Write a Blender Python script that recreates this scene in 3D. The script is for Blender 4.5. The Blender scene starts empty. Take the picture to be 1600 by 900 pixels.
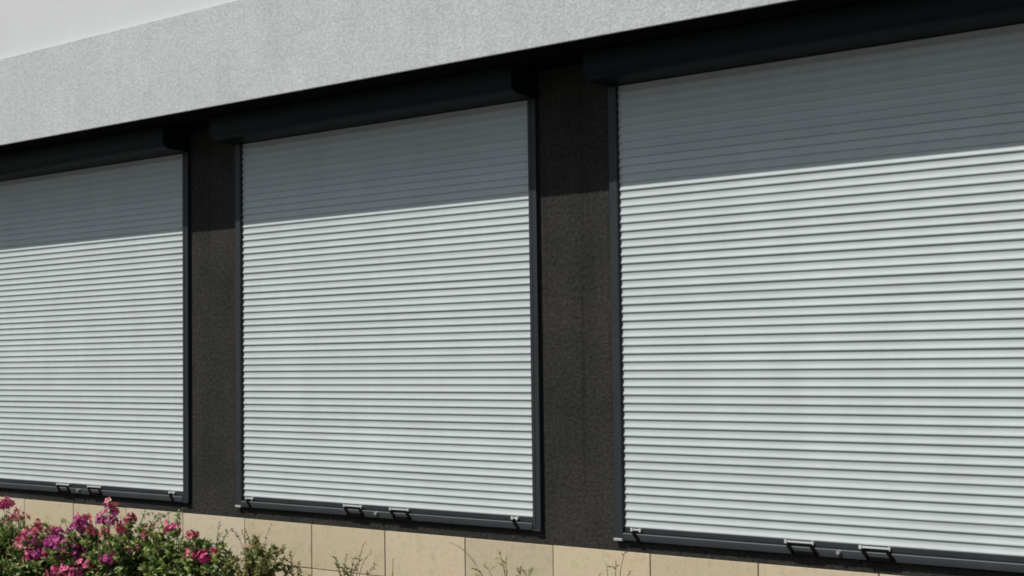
import bpy, bmesh, math, random
from mathutils import Vector, Matrix

scene = bpy.context.scene
C = scene.collection

# ------------------------------------------------------------------ camera
cam_d = bpy.data.cameras.new('camera'); cam = bpy.data.objects.new('camera', cam_d); C.objects.link(cam)
cam_d.sensor_width = 36.0; cam_d.lens = 36.0 * 2300 / 1600; cam_d.clip_start = 0.05; cam_d.clip_end = 3000
YAW, PIT, ROL = 0.6827, 0.04874, -0.01289
CAM = Vector((5.2669, -6.0572, 0.9575))
fw = Vector((-math.sin(YAW)*math.cos(PIT), math.cos(YAW)*math.cos(PIT), math.sin(PIT)))
r0 = Vector((math.cos(YAW), math.sin(YAW), 0)); u0 = r0.cross(fw)
rt = r0*math.cos(ROL) + u0*math.sin(ROL); up = u0*math.cos(ROL) - r0*math.sin(ROL)
m = Matrix((rt, up, -fw)).transposed().to_4x4(); m.translation = CAM
cam.matrix_world = m
scene.camera = cam

# ------------------------------------------------------------------ light
TANX, TANZ = 0.42, 1.40                     # slope of shadows on the wall: sideways, down
to_sun = Vector((-TANX, -1.0, TANZ)).normalized()
world = bpy.data.worlds.new('World'); scene.world = world; world.use_nodes = True
nt = world.node_tree
sky = nt.nodes.new('ShaderNodeTexSky'); sky.sky_type = 'NISHITA'; sky.sun_disc = False
sky.sun_elevation = math.asin(to_sun.z); sky.sun_rotation = math.atan2(to_sun.x, to_sun.y)
sky.air_density = 1.0; sky.dust_density = 2.0; sky.ozone_density = 1.0
bg = nt.nodes['Background']; nt.links.new(sky.outputs[0], bg.inputs[0]); bg.inputs[1].default_value = 0.085
sl = bpy.data.lights.new('sun', 'SUN'); sl.energy = 4.4; sl.angle = math.radians(0.5); sl.color = (1.0, 0.965, 0.91)
so = bpy.data.objects.new('sun', sl); C.objects.link(so)
so.rotation_euler = (-to_sun).to_track_quat('-Z', 'Y').to_euler(); so.location = (-3, -8, 10)
vs = scene.view_settings
vs.view_transform = 'Standard'; vs.look = 'None'; vs.gamma = 1.0; vs.exposure = -0.1; vs.use_curve_mapping = False

# ------------------------------------------------------------------ materials
def mat(name):
    mm = bpy.data.materials.new(name); mm.use_nodes = True
    t = mm.node_tree; b = t.nodes['Principled BSDF']
    return mm, t, b
def N(t, typ, **k):
    n = t.nodes.new(typ)
    for a, v in k.items(): setattr(n, a, v)
    return n
def noise(t, scale, detail=4, rough=.6, vec=None, sc=None):
    n = N(t, 'ShaderNodeTexNoise'); n.inputs['Scale'].default_value = scale; n.inputs['Detail'].default_value = detail
    n.inputs['Roughness'].default_value = rough
    co = N(t, 'ShaderNodeNewGeometry').outputs['Position'] if vec is None else vec
    if sc:
        mp = N(t, 'ShaderNodeMapping'); mp.inputs['Scale'].default_value = sc
        t.links.new(co, mp.inputs['Vector']); co = mp.outputs[0]
    t.links.new(co, n.inputs['Vector']); return n.outputs['Fac']
def ramp(t, fac, stops):
    r = N(t, 'ShaderNodeValToRGB'); e = r.color_ramp.elements
    while len(e) > 1: e.remove(e[-1])
    e[0].position = stops[0][0]; e[0].color = (*stops[0][1], 1)
    for p, c in stops[1:]:
        x = e.new(p); x.color = (*c, 1)
    t.links.new(fac, r.inputs[0]); return r.outputs[0]
def mixc(t, a, b, fac, mode='MIX'):
    x = N(t, 'ShaderNodeMix', data_type='RGBA', blend_type=mode)
    for i, v in ((0, fac), (6, a), (7, b)):
        if isinstance(v, (int, float)): x.inputs[i].default_value = v
        elif isinstance(v, tuple): x.inputs[i].default_value = (*v, 1)
        else: t.links.new(v, x.inputs[i])
    return x.outputs[2]
def bump(t, b, h, strength, dist):
    n = N(t, 'ShaderNodeBump'); n.inputs['Strength'].default_value = strength; n.inputs['Distance'].default_value = dist
    t.links.new(h, n.inputs['Height']); t.links.new(n.outputs[0], b.inputs['Normal'])
def g(v): return (v, v, v)

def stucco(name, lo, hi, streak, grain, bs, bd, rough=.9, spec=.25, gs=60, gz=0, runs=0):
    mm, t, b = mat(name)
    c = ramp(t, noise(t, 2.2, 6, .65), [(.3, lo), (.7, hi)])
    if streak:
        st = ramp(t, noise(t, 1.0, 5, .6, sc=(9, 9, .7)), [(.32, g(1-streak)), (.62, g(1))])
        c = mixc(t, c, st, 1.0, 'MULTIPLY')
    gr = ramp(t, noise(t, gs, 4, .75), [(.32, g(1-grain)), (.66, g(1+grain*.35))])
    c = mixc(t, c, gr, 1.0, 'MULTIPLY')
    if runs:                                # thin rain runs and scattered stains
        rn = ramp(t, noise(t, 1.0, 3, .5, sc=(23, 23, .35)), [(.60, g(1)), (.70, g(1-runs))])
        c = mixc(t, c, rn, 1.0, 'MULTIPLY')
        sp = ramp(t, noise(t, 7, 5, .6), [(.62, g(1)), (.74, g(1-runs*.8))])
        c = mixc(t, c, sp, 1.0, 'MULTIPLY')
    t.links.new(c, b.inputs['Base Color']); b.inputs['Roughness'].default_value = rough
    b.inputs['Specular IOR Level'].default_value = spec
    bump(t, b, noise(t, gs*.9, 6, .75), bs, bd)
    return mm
M = {}
M['fascia'] = stucco('grey_render', (.49, .52, .51), (.545, .575, .565), .04, .26, .8, .006, gs=70, runs=.08)
M['upper'] = stucco('pale_render', (.545, .565, .56), (.57, .59, .585), .02, .04, .2, .003)
M['stucco'] = stucco('dark_stucco', (.039, .039, .036), (.060, .058, .052), .12, .5, 1.0, .014, spec=.0, gs=50, runs=.2)
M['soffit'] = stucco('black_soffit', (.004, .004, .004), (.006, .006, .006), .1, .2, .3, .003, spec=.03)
M['mortar'] = stucco('mortar', (.11, .085, .06), (.16, .13, .09), .1, .3, .5, .003)

def paint(name, col, rough, var=.04, dirt=0.0, spec=.5, coat=0):
    mm, t, b = mat(name)
    oi = N(t, 'ShaderNodeObjectInfo')
    v = ramp(t, oi.outputs['Random'], [(0, g(1-var)), (1, g(1))])
    c = mixc(t, col, v, 1.0, 'MULTIPLY')
    if dirt:
        d = ramp(t, noise(t, 1.3, 6, .7, sc=(3, 3, 1)), [(.35, g(1-dirt)), (.65, g(1))])
        c = mixc(t, c, d, 1.0, 'MULTIPLY')
    t.links.new(c, b.inputs['Base Color'])
    rr = N(t, 'ShaderNodeMapRange'); rr.inputs[3].default_value = rough-.06; rr.inputs[4].default_value = rough+.08
    t.links.new(noise(t, 14, 4), rr.inputs[0]); t.links.new(rr.outputs[0], b.inputs['Roughness'])
    b.inputs['Specular IOR Level'].default_value = spec
    return mm
M['slat'] = paint('white_shutter_paint', (.45, .495, .49), .55, .06, .09, .25)
M['latch'] = paint('white_latch_paint', (.56, .58, .575), .5, .12, .2)
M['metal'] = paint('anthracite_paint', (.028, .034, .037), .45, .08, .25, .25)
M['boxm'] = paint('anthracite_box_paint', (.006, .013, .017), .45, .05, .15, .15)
M['sunlit_cap'] = paint('sunlit_cap_paint', (.36, .36, .355), .4)  # pale grey that puts sunlight into the left cap's colour
M['knob'] = paint('grey_knob', (.25, .25, .25), .4)

# tile
mm, t, b = mat('limestone_tile'); M['tile'] = mm
oi = N(t, 'ShaderNodeObjectInfo')
base = ramp(t, oi.outputs['Random'], [(0, (.43, .375, .255)), (.35, (.51, .435, .29)), (.7, (.49, .43, .325)), (1, (.55, .48, .34))])
n1 = ramp(t, noise(t, 5, 7, .7, sc=(1, 1, 1.8)), [(.28, (.80, .80, .72)), (.45, (1, 1, .97)), (.58, (1.03, .98, 1.0)), (.75, (1.0, .88, .76))])
c = mixc(t, base, n1, 1.0, 'MULTIPLY')
n2 = ramp(t, noise(t, 40, 3, .6), [(.25, g(.84)), (.5, g(1))])
c = mixc(t, c, n2, 1.0, 'MULTIPLY')
n3 = ramp(t, noise(t, 17, 2, .5), [(.70, g(1)), (.78, (.72, .62, .48))])
c = mixc(t, c, n3, .6, 'MULTIPLY')
t.links.new(c, b.inputs['Base Color']); b.inputs['Roughness'].default_value = .7
bump(t, b, noise(t, 30, 5, .7), .3, .003)

def leafmat(name, cols, transl=.35, rough=.5):
    mm, t, b = mat(name)
    gi = N(t, 'ShaderNodeNewGeometry')
    c = ramp(t, gi.outputs['Random Per Island'], cols)
    t.links.new(c, b.inputs['Base Color']); b.inputs['Roughness'].default_value = rough
    tr = N(t, 'ShaderNodeBsdfTranslucent'); t.links.new(c, tr.inputs[0])
    mx = N(t, 'ShaderNodeMixShader'); mx.inputs[0].default_value = transl
    t.links.new(b.outputs[0], mx.inputs[1]); t.links.new(tr.outputs[0], mx.inputs[2])
    t.links.new(mx.outputs[0], t.nodes['Material Output'].inputs[0])
    return mm
M['leaf'] = leafmat('leaf', [(0, (.02, .055, .014)), (.3, (.07, .14, .026)), (.6, (.17, .24, .045)), (.88, (.34, .39, .11)), (.95, (.42, .44, .20)), (1, (.30, .10, .08))])
M['leaf2'] = leafmat('leaf_olive', [(0, (.07, .09, .03)), (.5, (.18, .21, .06)), (.85, (.32, .31, .12)), (1, (.32, .16, .10))])
M['p'] = leafmat('hot_pink_petal', [(0, (.48, .03, .14)), (.6, (.62, .06, .21)), (1, (.72, .24, .34))], .25)
M['m'] = leafmat('magenta_petal', [(0, (.22, .015, .11)), (.6, (.36, .03, .18)), (1, (.48, .08, .25))], .25)
M['r'] = leafmat('faded_red_petal', [(0, (.13, .03, .03)), (.6, (.24, .07, .06)), (1, (.38, .20, .14))], .25)
M['c'] = leafmat('coral_pink_petal', [(0, (.30, .03, .06)), (.5, (.48, .08, .13)), (.85, (.60, .20, .22)), (1, (.62, .38, .30))], .25)
mm, t, b = mat('stem'); M['stem'] = mm
t.links.new(ramp(t, noise(t, 20), [(.3, (.07, .055, .025)), (.7, (.11, .10, .04))]), b.inputs['Base Color']); b.inputs['Roughness'].default_value = .8
mm, t, b = mat('soil'); M['soil'] = mm
t.links.new(ramp(t, noise(t, 9, 8, .7), [(.3, (.05, .036, .024)), (.7, (.11, .08, .055))]), b.inputs['Base Color']); b.inputs['Roughness'].default_value = .95
bump(t, b, noise(t, 25, 6, .7), 1, .03)
mm, t, b = mat('paving'); M['paving'] = mm
t.links.new(ramp(t, noise(t, 3, 8, .7), [(.3, (.06, .058, .054)), (.7, (.09, .086, .08))]), b.inputs['Base Color']); b.inputs['Roughness'].default_value = .9

# ------------------------------------------------------------------ mesh helpers
def mesh_from(name, verts, faces, material, smooth=False):
    me = bpy.data.meshes.new(name); me.from_pydata(verts, [], faces); me.materials.append(material)
    if smooth: me.polygons.foreach_set('use_smooth', [True]*len(me.polygons))
    me.update(); return me
def link(name, me, parent=None, loc=(0, 0, 0), rot=None):
    o = bpy.data.objects.new(name, me); C.objects.link(o)
    if parent: o.parent = parent
    o.location = loc
    if rot: o.rotation_euler = rot
    return o
def box_mesh(name, lo, hi, material, bev=0.0, seg=1):
    bm = bmesh.new(); bmesh.ops.create_cube(bm, size=1)
    for v in bm.verts:
        v.co = Vector([(lo[i]+hi[i])/2 + v.co[i]*(hi[i]-lo[i]) for i in range(3)])
    if bev: bmesh.ops.bevel(bm, geom=bm.edges[:], offset=bev, segments=seg, affect='EDGES', profile=.5)
    me = bpy.data.meshes.new(name); bm.to_mesh(me); bm.free(); me.materials.append(material); return me
def boxes_mesh(name, bl, material, bev=.001):
    bm = bmesh.new()
    for lo, hi in bl:
        r = bmesh.ops.create_cube(bm, size=1)
        for v in r['verts']: v.co = Vector([(lo[i]+hi[i])/2 + v.co[i]*(hi[i]-lo[i]) for i in range(3)])
    if bev: bmesh.ops.bevel(bm, geom=bm.edges[:], offset=bev, segments=1, affect='EDGES', profile=.5)
    me = bpy.data.meshes.new(name); bm.to_mesh(me); bm.free(); me.materials.append(material); return me
def extrude_profile(name, prof, x0, x1, material, smooth_angle=None):
    """closed profile of (y,z) swept along x, with end faces"""
    n = len(prof)
    V = [(x0, y, z) for y, z in prof] + [(x1, y, z) for y, z in prof]
    F = [(i, (i+1) % n, n+(i+1) % n, n+i) for i in range(n)] + [tuple(range(n-1, -1, -1)), tuple(range(n, 2*n))]
    me = mesh_from(name, V, F, material)
    bm = bmesh.new(); bm.from_mesh(me); bmesh.ops.recalc_face_normals(bm, faces=bm.faces[:])
    if smooth_angle:
        for f in bm.faces: f.smooth = len(f.verts) == 4
        for e in bm.edges:
            if len(e.link_faces) == 2 and e.calc_face_angle(0) > smooth_angle: e.smooth = False
    bm.to_mesh(me); bm.free()
    return me
def empty(name, loc=(0, 0, 0)):
    o = bpy.data.objects.new(name, None); C.objects.link(o); o.location = loc; o.empty_display_size = .2; return o
def tag(o, label, cat, group=None):
    o['label'] = label; o['category'] = cat
    if group: o['group'] = group

# ------------------------------------------------------------------ dimensions (z = 0 is the top of the tiled plinth)
GZ = -0.75
A2, W, P = -1.810, 2.292, 2.863             # left edge and width of the middle shutter, spacing
ZT, ZB0 = 2.3246, 0.1247
QF, ZF, ZU = 0.479, 2.472, 3.070            # canopy overhang, its lower and upper edge
RAIL = 0.052
XL, XR = -11.0, 10.0

# ------------------------------------------------------------------ ground
def sheet(name, lo, hi, z, material, n=1, amp=0):
    V, F = [], []
    rnd = random.Random(4)
    for j in range(n+1):
        for i in range(n+1):
            V.append((lo[0]+(hi[0]-lo[0])*i/n, lo[1]+(hi[1]-lo[1])*j/n, z + rnd.uniform(-amp, amp)))
    for j in range(n):
        for i in range(n): k = j*(n+1)+i; F.append((k, k+1, k+n+2, k+n+1))
    o = link(name, mesh_from(name, V, F, material)); o['kind'] = 'structure'; return o
sheet('ground', (-800, -800), (800, 800), GZ-.06, M['paving'])
sheet('planting_bed', (XL, -1.35), (XR, -.02), GZ, M['soil'], 60, .012)
kb = link('bed_kerb', box_mesh('bed_kerb', (XL, -1.45, GZ-.1), (XR, -1.352, GZ+.04), M['paving'], .01)); kb['kind'] = 'structure'

# ------------------------------------------------------------------ building
bld = empty('building', (0, 0, GZ))
tag(bld, 'low building with grey rendered canopy, dark stucco pillars and beige tiled plinth', 'building')
def bpart(name, me, parent=None):
    o = link(name, me, parent or bld)
    if parent is None: o.location = (0, 0, -GZ)
    return o
wins = [A2-P, A2, A2+P]
bpart('back_wall', box_mesh('back_wall', (XL, .004, 0), (XR, .3, ZF+.3), M['stucco']))
edges = [XL] + [v for w in wins for v in (w, w+W)] + [XR]
for k in range(0, len(edges), 2):
    bpart('pillar' if 0 < k < len(edges)-2 else 'end_wall',
          box_mesh('pillar', (edges[k], 0, .048), (edges[k+1], .0045, ZF-.004), M['stucco']))
bpart('sill_band', box_mesh('sill_band', (XL, -.003, -.004), (XR, .0042, .052), M['stucco'], .0015))
pl = bpart('plinth', box_mesh('plinth', (XL, -.004, GZ-.1), (XR, .29, -.006), M['mortar']))
TW, TH, J = .6, .262, .006
tile_me = box_mesh('tile', (J/2, -.0125, -TH+J), (TW-J/2, -.0042, 0), M['tile'], .0012)
rnd = random.Random(11)
for row in range(3):
    for k in range(-18, 16):
        o = link('tile', tile_me, pl, (TW*k + rnd.uniform(-.001, .001), rnd.uniform(-.0012, .0008), -TH*row + rnd.uniform(-.001, .0005)),
                 (rnd.uniform(-.0025, .0025), rnd.uniform(-.0008, .0008), rnd.uniform(-.0012, .0012)))
# canopy: rendered fascia, dark soffit, pale wall above
bpart('fascia', box_mesh('fascia', (XL, -QF, ZF), (XR, -QF+.012, ZU), M['fascia'], .004, 2))
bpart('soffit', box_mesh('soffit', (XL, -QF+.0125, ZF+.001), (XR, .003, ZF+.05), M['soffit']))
bpart('canopy_slab', box_mesh('canopy_slab', (XL, -QF+.0125, ZF+.0505), (XR, .3, ZU-.004), M['fascia']))
bpart('upper_wall', box_mesh('upper_wall', (XL, -QF+.05, ZU-.0035), (XR, .3, 5.2), M['upper']))
bpart('roof_coping', box_mesh('roof_coping', (XL-.02, -QF+.02, 5.203), (XR+.02, .33, 5.25), M['metal'], .005))
for o in [c for c in bld.children if c.name.split('.')[0] in ('canopy_slab',)]: pass

# ------------------------------------------------------------------ roller shutters
NS = 54
def make_slat_mesh(pitch):
    s = pitch/.0407
    prof = [(-.0030, .0425), (-.0086, .0418), (-.0078, .0385), (-.0072, .0345), (-.0070, .0300), (-.0074, .0255), (-.0083, .0210), (-.0098, .0165),
            (-.0114, .0130), (-.0128, .0100), (-.0136, .0076), (-.0137, .0055), (-.0131, .0034), (-.0120, .0018), (-.0106, .0009), (-.0060, .0006), (-.0030, .0010)]
    return extrude_profile('slat', [(y, z*s) for y, z in prof], -W/2+.0006, W/2-.0006, M['slat'], math.radians(38))
def shutter(x0, zb, label, seed):
    rnd = random.Random(seed)
    xc = x0+W/2
    root = empty('roller_shutter', (xc, 0, zb))
    tag(root, label, 'shutter')
    H = ZT - zb; pitch = H/NS
    me = make_slat_mesh(pitch)
    for k in range(NS):
        link('slat', me, root, (0, rnd.uniform(-.0004, .0003), k*pitch + rnd.uniform(-.0004, .0004)),
             (rnd.uniform(-.012, .012), rnd.uniform(-.00016, .00016), 0))
    # guide rails, with a shallow front seam
    for s in (-1, 1):
        bx0, bx1 = sorted((s*W/2, s*(W/2+RAIL)))
        r = link('guide_rail', box_mesh('guide_rail', (bx0, -.027, -.052), (bx1, -.0004, H+.004), M['metal'], .002, 2), root)
        xm = s*(W/2+.012)
        link('rail_lip', box_mesh('rail_lip', (xm-.010, -.0295, -.050), (xm+.010, -.0267, H+.002), M['metal'], .001), r)
    # bottom bar closing the curtain
    link('bottom_bar', box_mesh('bottom_bar', (-W/2+.001, -.015, -.022), (W/2-.001, -.003, .0004), M['metal'], .0012), root)
    # sill: sloping top, folded nose, drip edge
    sp = [(-.0036, -.062), (-.0300, -.062), (-.0315, -.0605), (-.0318, -.0285), (-.0306, -.0262), (-.0280, -.0252), (-.0036, -.0225)]
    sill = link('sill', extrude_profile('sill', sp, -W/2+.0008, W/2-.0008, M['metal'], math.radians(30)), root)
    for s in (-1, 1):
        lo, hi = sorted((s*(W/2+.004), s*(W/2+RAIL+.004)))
        link('end_cap', box_mesh('end_cap', (lo, -.034, -.067), (hi, -.004, -.0535), M['sunlit_cap'] if s < 0 else M['metal'], .003, 2), sill)  # left cap coloured bright as if catching the sun, right cap dark
    link('nose_highlight', box_mesh('nose_highlight', (-W/2+.002, -.0330, -.0290), (W/2-.002, -.0319, -.0262), M['knob'], .0003), sill)  # paler strip imitating the sun's highlight along the sill nose
    # latches hooked over the bottom bar
    def latch(a, b_):
        L = link('latch', boxes_mesh('latch', [((a, -.029, -.0105), (b_, -.0155, -.0030)), ((a-.004, -.033, -.0150), (a+.009, -.0290, .002)),
                                               ((b_-.009, -.033, -.0165), (b_+.002, -.0290, .002))], M['latch'], .001), root)
        if b_-a > .1:
            link('latch_shadow_foot', box_mesh('latch_shadow_foot', (a+.034, -.0405, -.059), (b_+.022, -.0325, -.045), M['soffit'], .001), L)  # black strip joining the feet of the two modelled latch shadows
        for xx in ((a+.012, b_-.012) if b_-a > .1 else (a+.012,)):
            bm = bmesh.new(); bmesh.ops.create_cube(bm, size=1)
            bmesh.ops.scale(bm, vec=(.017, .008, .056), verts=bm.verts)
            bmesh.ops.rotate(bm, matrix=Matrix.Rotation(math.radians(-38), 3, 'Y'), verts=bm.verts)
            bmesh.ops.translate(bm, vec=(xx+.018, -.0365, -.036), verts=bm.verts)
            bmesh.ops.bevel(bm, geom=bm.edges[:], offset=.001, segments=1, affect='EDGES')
            lm = bpy.data.meshes.new('latch_shadow'); bm.to_mesh(lm); bm.free(); lm.materials.append(M['soffit'])  # slanted black bar standing in for the latch's cast shadow
            link('latch_shadow', lm, L)
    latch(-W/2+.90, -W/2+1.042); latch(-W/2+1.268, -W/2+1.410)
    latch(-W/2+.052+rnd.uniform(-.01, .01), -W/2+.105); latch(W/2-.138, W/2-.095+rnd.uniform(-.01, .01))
    # lock knob
    bm = bmesh.new()
    bmesh.ops.create_cone(bm, cap_ends=True, segments=16, radius1=.011, radius2=.009, depth=.02, matrix=Matrix.Rotation(math.pi/2, 4, 'X'))
    km = bpy.data.meshes.new('lock_knob'); bm.to_mesh(km); bm.free(); km.materials.append(M['knob'])
    link('lock_knob', km, root, (-W/2+1.172, -.0415, -.036))
    # roller box under the canopy
    zt, zb_ = ZF-.003-zb, H+.003
    pr = [(-.0004, zt), (-.224, zt)]
    R = .052
    pr.append((-.224, zb_+R+.006))
    for i in range(1, 8):
        a = math.pi/2*i/8
        pr.append((-.224+R*(1-math.cos(a)), zb_+.006+R*(1-math.sin(a))))
    pr += [(-.224+R, zb_+.006), (-.02, zb_), (-.0004, zb_)]
    e = RAIL
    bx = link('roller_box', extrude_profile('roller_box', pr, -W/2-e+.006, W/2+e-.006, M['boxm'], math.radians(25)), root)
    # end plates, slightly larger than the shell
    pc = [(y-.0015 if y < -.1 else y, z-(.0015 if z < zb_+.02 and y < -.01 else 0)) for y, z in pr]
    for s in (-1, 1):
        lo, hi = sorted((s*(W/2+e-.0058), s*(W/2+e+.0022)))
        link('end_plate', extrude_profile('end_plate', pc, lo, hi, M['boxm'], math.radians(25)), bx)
    # inspection seam cover along the lower front edge
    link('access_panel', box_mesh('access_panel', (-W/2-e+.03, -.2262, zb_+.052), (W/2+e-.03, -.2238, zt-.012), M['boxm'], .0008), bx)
    # curtain guide above the topmost slat
    link('inlet_trim', box_mesh('inlet_trim', (-W/2+.001, -.021, H+.0002), (W/2-.001, -.0172, H+.0028), M['boxm']), root)
    return root
shutter(wins[0], ZB0+.010, 'white slatted roller shutter standing above the thickest pink and magenta flowers', 1)
shutter(wins[1], ZB0+.010, 'white slatted roller shutter between the two dark stucco pillars', 2)
shutter(wins[2], ZB0-.004, 'white slatted roller shutter above bare tiles, away from the flowering bushes', 3)

# ------------------------------------------------------------------ plants
def stem_pts(b, tip, rnd, n=9, arch=.3):
    """curved stem from base to tip: rises first, then leans over"""
    pts = []
    h = tip.z-b.z
    c1 = Vector((b.x+(tip.x-b.x)*.25+rnd.uniform(-.03, .03), b.y+(tip.y-b.y)*.25+rnd.uniform(-.03, .03), b.z+h*(.75+arch*.3)))
    for i in range(n+1):
        t = i/n
        pts.append(b*(1-t)**2 + c1*2*t*(1-t) + tip*t*t)
    return pts
def tube(V, F, pts, r0_, r1_, k=4):
    base = len(V)
    for i, p in enumerate(pts):
        d = (pts[min(i+1, len(pts)-1)]-pts[max(i-1, 0)]).normalized()
        a = d.orthogonal().normalized(); b_ = d.cross(a)
        r = r0_+(r1_-r0_)*i/(len(pts)-1)
        for j in range(k):
            q = p + (a*math.cos(2*math.pi*j/k)+b_*math.sin(2*math.pi*j/k))*r
            V.append(tuple(q))
    for i in range(len(pts)-1):
        for j in range(k):
            F.append((base+i*k+j, base+i*k+(j+1) % k, base+(i+1)*k+(j+1) % k, base+(i+1)*k+j))
def leaf(V, F, p, d, nrm, L, w):
    s = d.cross(nrm).normalized(); nn = s.cross(d).normalized()
    b0 = len(V)
    droop = -nn*L*.18
    V += [tuple(p), tuple(p+d*L*.45+s*w+nn*w*.35), tuple(p+d*L+droop), tuple(p+d*L*.45-s*w+nn*w*.35), tuple(p+d*L*.5)]
    F += [(b0, b0+4, b0+1), (b0+1, b0+4, b0+2), (b0, b0+3, b0+4), (b0+3, b0+2, b0+4)]
def rvec(rnd):
    while True:
        v = Vector((rnd.uniform(-1, 1), rnd.uniform(-1, 1), rnd.uniform(-1, 1)))
        if .05 < v.length < 1: return v.normalized()
def leaves_on(V, F, pts, rnd, count, t0, L0, L1, wr):
    for _ in range(count):
        t = t0+(1-t0)*rnd.random()
        i = min(int(t*(len(pts)-1)), len(pts)-2); u = t*(len(pts)-1)-i
        p = pts[i].lerp(pts[i+1], u)
        ax = (pts[i+1]-pts[i]).normalized()
        d = (rvec(rnd)*.9 + ax*.45 + Vector((0, 0, .25))).normalized()
        n = (Vector((-.15, -.5, .85))*.95+rvec(rnd)*.6)
        if abs(d.dot(n.normalized())) > .95: n = rvec(rnd)
        L = rnd.uniform(L0, L1)*(1.1-.45*t)
        leaf(V, F, p, d, n, L, L*wr)
def flower_mesh(kind, rnd, R, n):
    V, F = [], []
    sx, sz = rnd.uniform(.8, 1.35), rnd.uniform(.7, 1.5)
    for _ in range(n):
        dirv = rvec(rnd); dirv.z = abs(dirv.z)*.9-.15; dirv.normalize()
        c_ = dirv*R*rnd.uniform(.55, 1.0)
        c_.x *= sx; c_.z *= sz; c_ *= rnd.uniform(.5, 1.25)
        ax = (dirv+rvec(rnd)*.5).normalized(); a = ax.orthogonal().normalized(); b_ = ax.cross(a)
        pr = rnd.uniform(.013, .026); ph = rnd.random()*6
        b0 = len(V); V += [(0, 0, -R*.6), tuple(c_+a*.0015), tuple(c_-a*.0015)]; F += [(b0, b0+1, b0+2)]
        for k in range(5):
            th = ph+k*2*math.pi/5
            o = a*math.cos(th)+b_*math.sin(th); s = ax.cross(o)
            b0 = len(V)
            V += [tuple(c_), tuple(c_+o*pr*.6+s*pr*.42+ax*pr*.25), tuple(c_+o*pr+s*pr*.22+ax*pr*.22), tuple(c_+o*pr-s*pr*.22+ax*pr*.22), tuple(c_+o*pr*.6-s*pr*.42+ax*pr*.25)]
            F += [(b0, b0+1, b0+2, b0+3, b0+4)]
    return mesh_from('blossom_cluster', V, F, M[kind])

flowers = [(-3.960,-0.336,-0.006,'p'),(-3.818,-0.356,-0.093,'c'),(-3.696,-0.364,-0.068,'c'),(-3.571,-0.404,-0.177,'c'),(-3.468,-0.388,-0.146,'c'),
 (-3.341,-0.503,-0.236,'m'),(-3.232,-0.536,-0.274,'m'),(-3.188,-0.460,-0.292,'p'),(-3.143,-0.452,-0.169,'m'),(-3.202,-0.427,-0.126,'c'),(-3.029,-0.317,-0.063,'c'),
 (-2.945,-0.395,-0.096,'m'),(-2.756,-0.295,0.020,'c'),(-2.679,-0.369,-0.038,'m'),(-2.859,-0.396,-0.123,'c'),(-2.480,-0.436,-0.079,'c'),(-2.830,-0.474,-0.251,'m'),
 (-2.756,-0.487,-0.309,'p'),(-2.835,-0.508,-0.288,'m'),(-3.023,-0.522,-0.366,'p'),(-2.241,-0.402,-0.099,'c'),(-2.413,-0.404,-0.007,'c'),(-2.035,-0.377,-0.061,'p'),
 (-1.817,-0.410,-0.071,'c'),(-1.551,-0.516,-0.168,'p'),(-1.671,-0.532,-0.156,'c'),(-2.529,-0.414,-0.172,'c'),(-3.278,-0.449,-0.212,'m'),(-2.076,-0.465,-0.197,'c'),
 (-3.712,-0.436,-0.294,'c'),(-3.43,-.50,-.19,'p'),(-3.30,-.54,-.31,'p'),(-3.36,-.47,-.16,'c'),(-3.10,-.52,-.20,'m'),(-2.90,-.56,-.24,'m'),(-2.87,-.55,-.33,'p'),(-2.79,-.55,-.36,'p'),(-2.60,-.47,-.10,'c')]
fr = random.Random(21)
for _ in range(16):
    fx = fr.uniform(-3.95, -1.6); flowers.append((fx, fr.uniform(-.52, -.40), -.20 - .035*(-1.6-fx) + fr.uniform(-.07, .05), fr.choice('cccmr')))
# x, y, reach, top z, stems, leaf material
bushes = [(-4.30, -.42, .30, -.10, 44, 'leaf'), (-3.80, -.40, .32, -.07, 58, 'leaf'), (-3.30, -.44, .32, -.12, 58, 'leaf'), (-2.85, -.42, .30, -.09, 56, 'leaf'),
          (-2.40, -.40, .30, -.04, 56, 'leaf'), (-2.00, -.42, .29, -.03, 54, 'leaf'), (-1.60, -.46, .28, -.07, 58, 'leaf'), (-1.22, -.42, .24, -.07, 58, 'leaf2'),
          (-3.35, -.78, .34, -.44, 34, 'leaf'), (-2.55, -.78, .34, -.40, 34, 'leaf'), (-1.80, -.80, .32, -.34, 34, 'leaf2')]
own = {i: [] for i in range(len(bushes))}
for f in flowers:
    k = min(range(len(bushes)), key=lambda i: (bushes[i][0]-f[0])**2+(bushes[i][1]-f[1])**2 + (100 if bushes[i][3] < -.2 else 0)); own[k].append(f)
labels = ['leafy green bush growing past the end of the flower bed display, few blossoms',
          'leafy bush with pale coral-pink blossoms against the tiled plinth', 'bush crowded with magenta and hot pink blossoms against the tiled plinth',
          'bush with tall magenta spike and low hot pink blossoms', 'leafy bush with sparse coral blossoms and thin arching sprigs',
          'leafy bush with one large pink blossom cluster and a leaning leafy stem', 'low bush with single bright pink cluster and reddish bud',
          'olive-green bush without pink flowers at the end of the planting', 'low dark green front bush beneath the magenta blossoms',
          'low green front bush beneath the coral blossoms', 'low olive front bush beneath the single pink cluster']
labels[0] = 'leafy green bush beside the coral-pink flowering bush, farthest from the bare tiles'
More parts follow.
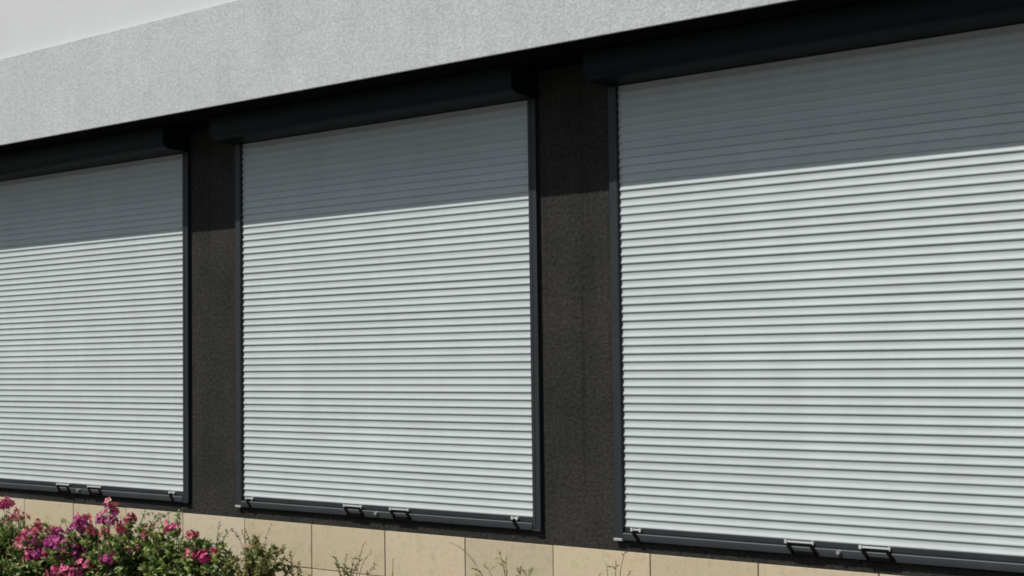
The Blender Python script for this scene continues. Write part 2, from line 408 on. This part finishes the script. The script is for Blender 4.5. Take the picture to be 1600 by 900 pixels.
for k, (bx, by, rr, top, ns, lm) in enumerate(bushes):
    rnd = random.Random(50+k)
    root = empty('flowering_bush' if own[k] else 'leafy_bush', (bx, by, GZ)); tag(root, labels[k], 'bush', 'bushes along the plinth')
    SV, SF, LV, LF = [], [], [], []
    for i in range(ns):
        a = rnd.random()*2*math.pi; q = math.sqrt(rnd.random())
        tipz = (top-GZ)*(1-.22*q*q)*rnd.uniform(.74, 1.06)
        tip = Vector((math.cos(a)*rr*q*1.15, math.sin(a)*rr*q*.8, tipz))
        if by+tip.y > -.05: tip.y = -.05-by
        b0 = Vector((rnd.uniform(-.06, .06), rnd.uniform(-.05, .05), 0))
        pts = stem_pts(b0, tip, rnd)
        tube(SV, SF, pts, .0045, .0013)
        leaves_on(LV, LF, pts, rnd, 52, .30, .038, .085, rnd.uniform(.18, .30))
    for i in range(4):                      # thin sprigs standing out of the mass
        a = rnd.random()*2*math.pi
        tip = Vector((math.cos(a)*rr*.8, math.sin(a)*rr*.4, (top-GZ)*rnd.uniform(1.05, 1.16)))
        pts = stem_pts(Vector((0, 0, .1)), tip, rnd, arch=.5)
        tube(SV, SF, pts, .003, .001); leaves_on(LV, LF, pts, rnd, 12, .6, .018, .036, .25)
    for (fx, fy, fz, kind) in own[k]:
        tip = Vector((fx-bx, fy-by, fz-GZ)); pts = stem_pts(Vector((tip.x*.3, tip.y*.3, .05)), tip, rnd)
        tube(SV, SF, pts, .0045, .002); leaves_on(LV, LF, pts, rnd, 24, .35, .028, .055, .22)
    if k == 5:
        pts = stem_pts(Vector((.12, -.02, .3)), Vector((-.06, .10, .80)), rnd, arch=.6); tube(SV, SF, pts, .004, .0015); leaves_on(LV, LF, pts, rnd, 46, .45, .03, .055, .22)
    if k == 4:
        for dx in (-.05, .08, .14):
            pts = stem_pts(Vector((.02, 0, .3)), Vector((dx+.08, .10, .78)), rnd, arch=.7); tube(SV, SF, pts, .003, .0012); leaves_on(LV, LF, pts, rnd, 22, .5, .022, .045, .25)
    o = link('stems', mesh_from('stems', SV, SF, M['stem']), root)
    o = link('foliage', mesh_from('foliage', LV, LF, M[lm]), root); o['kind'] = 'stuff'
    for (fx, fy, fz, kind) in own[k]:
        big = kind in 'pm'
        o = link('blossom_cluster', flower_mesh(kind, rnd, rnd.uniform(.05, .085) if big else rnd.uniform(.03, .062), rnd.randint(28, 42) if big else rnd.randint(14, 24)), root, (fx-bx, fy-by, fz-GZ))

def weed(x, y, tips, label, nl, seed, L=(.02, .045), lm='leaf2', name='weed', wr=.2, bare=()):
    rnd = random.Random(seed)
    root = empty(name, (x, y, GZ)); tag(root, label, 'weed')
    SV, SF, LV, LF = [], [], [], []
    for i, (tx, ty, tz) in enumerate(tips):
        pts = stem_pts(Vector((rnd.uniform(-.02, .02), rnd.uniform(-.02, .02), 0)), Vector((tx-x, ty-y, tz-GZ)), rnd, 10, .6)
        tube(SV, SF, pts, .0030, .0012)
        leaves_on(LV, LF, pts, rnd, 5 if i in bare else nl, .55, L[0], L[1], wr)
    link('stems', mesh_from('stems', SV, SF, M['stem']), root)
    o = link('foliage', mesh_from('foliage', LV, LF, M[lm]), root); o['kind'] = 'stuff'
weed(-.62, -.27, [(-.72, -.28, -.13), (-.66, -.25, -.11), (-.60, -.25, -.12), (-.55, -.24, -.13), (-.63, -.30, -.16), (-.515, -.25, -.03), (-.47, -.25, -.09), (-.69, -.3, -.17), (-.57, -.3, -.18), (-.44, -.25, -.15)],
     'yellow-green weed with one tall twiggy shoot against the tiles', 24, 7, bare=(5, 6))
weed(-.31, -.26, [(-.305, -.25, -.105), (-.33, -.26, -.2)], 'single bare brown twig standing in front of the tiles', 3, 8, name='twig', bare=(0, 1))
weed(.55, -.28, [(.10, -.24, .005), (.45, -.26, -.03), (.50, -.27, -.06), (.60, -.27, -.09), (.66, -.27, -.11), (.34, -.26, -.09)],
     'thin arching grass stalk with a few blades against the tiles', 9, 9, bare=(0,), wr=.09, L=(.05, .10), name='grass_stalk')
weed(1.13, -.24, [(1.10, -.24, -.03), (1.15, -.23, -.01), (1.20, -.21, .04), (1.06, -.25, -.08), (1.24, -.22, -.05)],
     'small pale sprig reaching the tile top below the dark pillar', 7, 10, wr=.16, bare=(3,), name='sprig')
weed(-.98, -.34, [(-1.10, -.36, -.15), (-1.03, -.34, -.12), (-.96, -.34, -.17), (-.92, -.36, -.21), (-1.05, -.4, -.2), (-.86, -.34, -.24)],
     'small leafy weed beside the olive-green bush', 34, 12)

# ------------------------------------------------------------------ render
scene.render.engine = 'CYCLES'
scene.render.resolution_x, scene.render.resolution_y = 1024, 576
scene.cycles.filter_width = 1.8
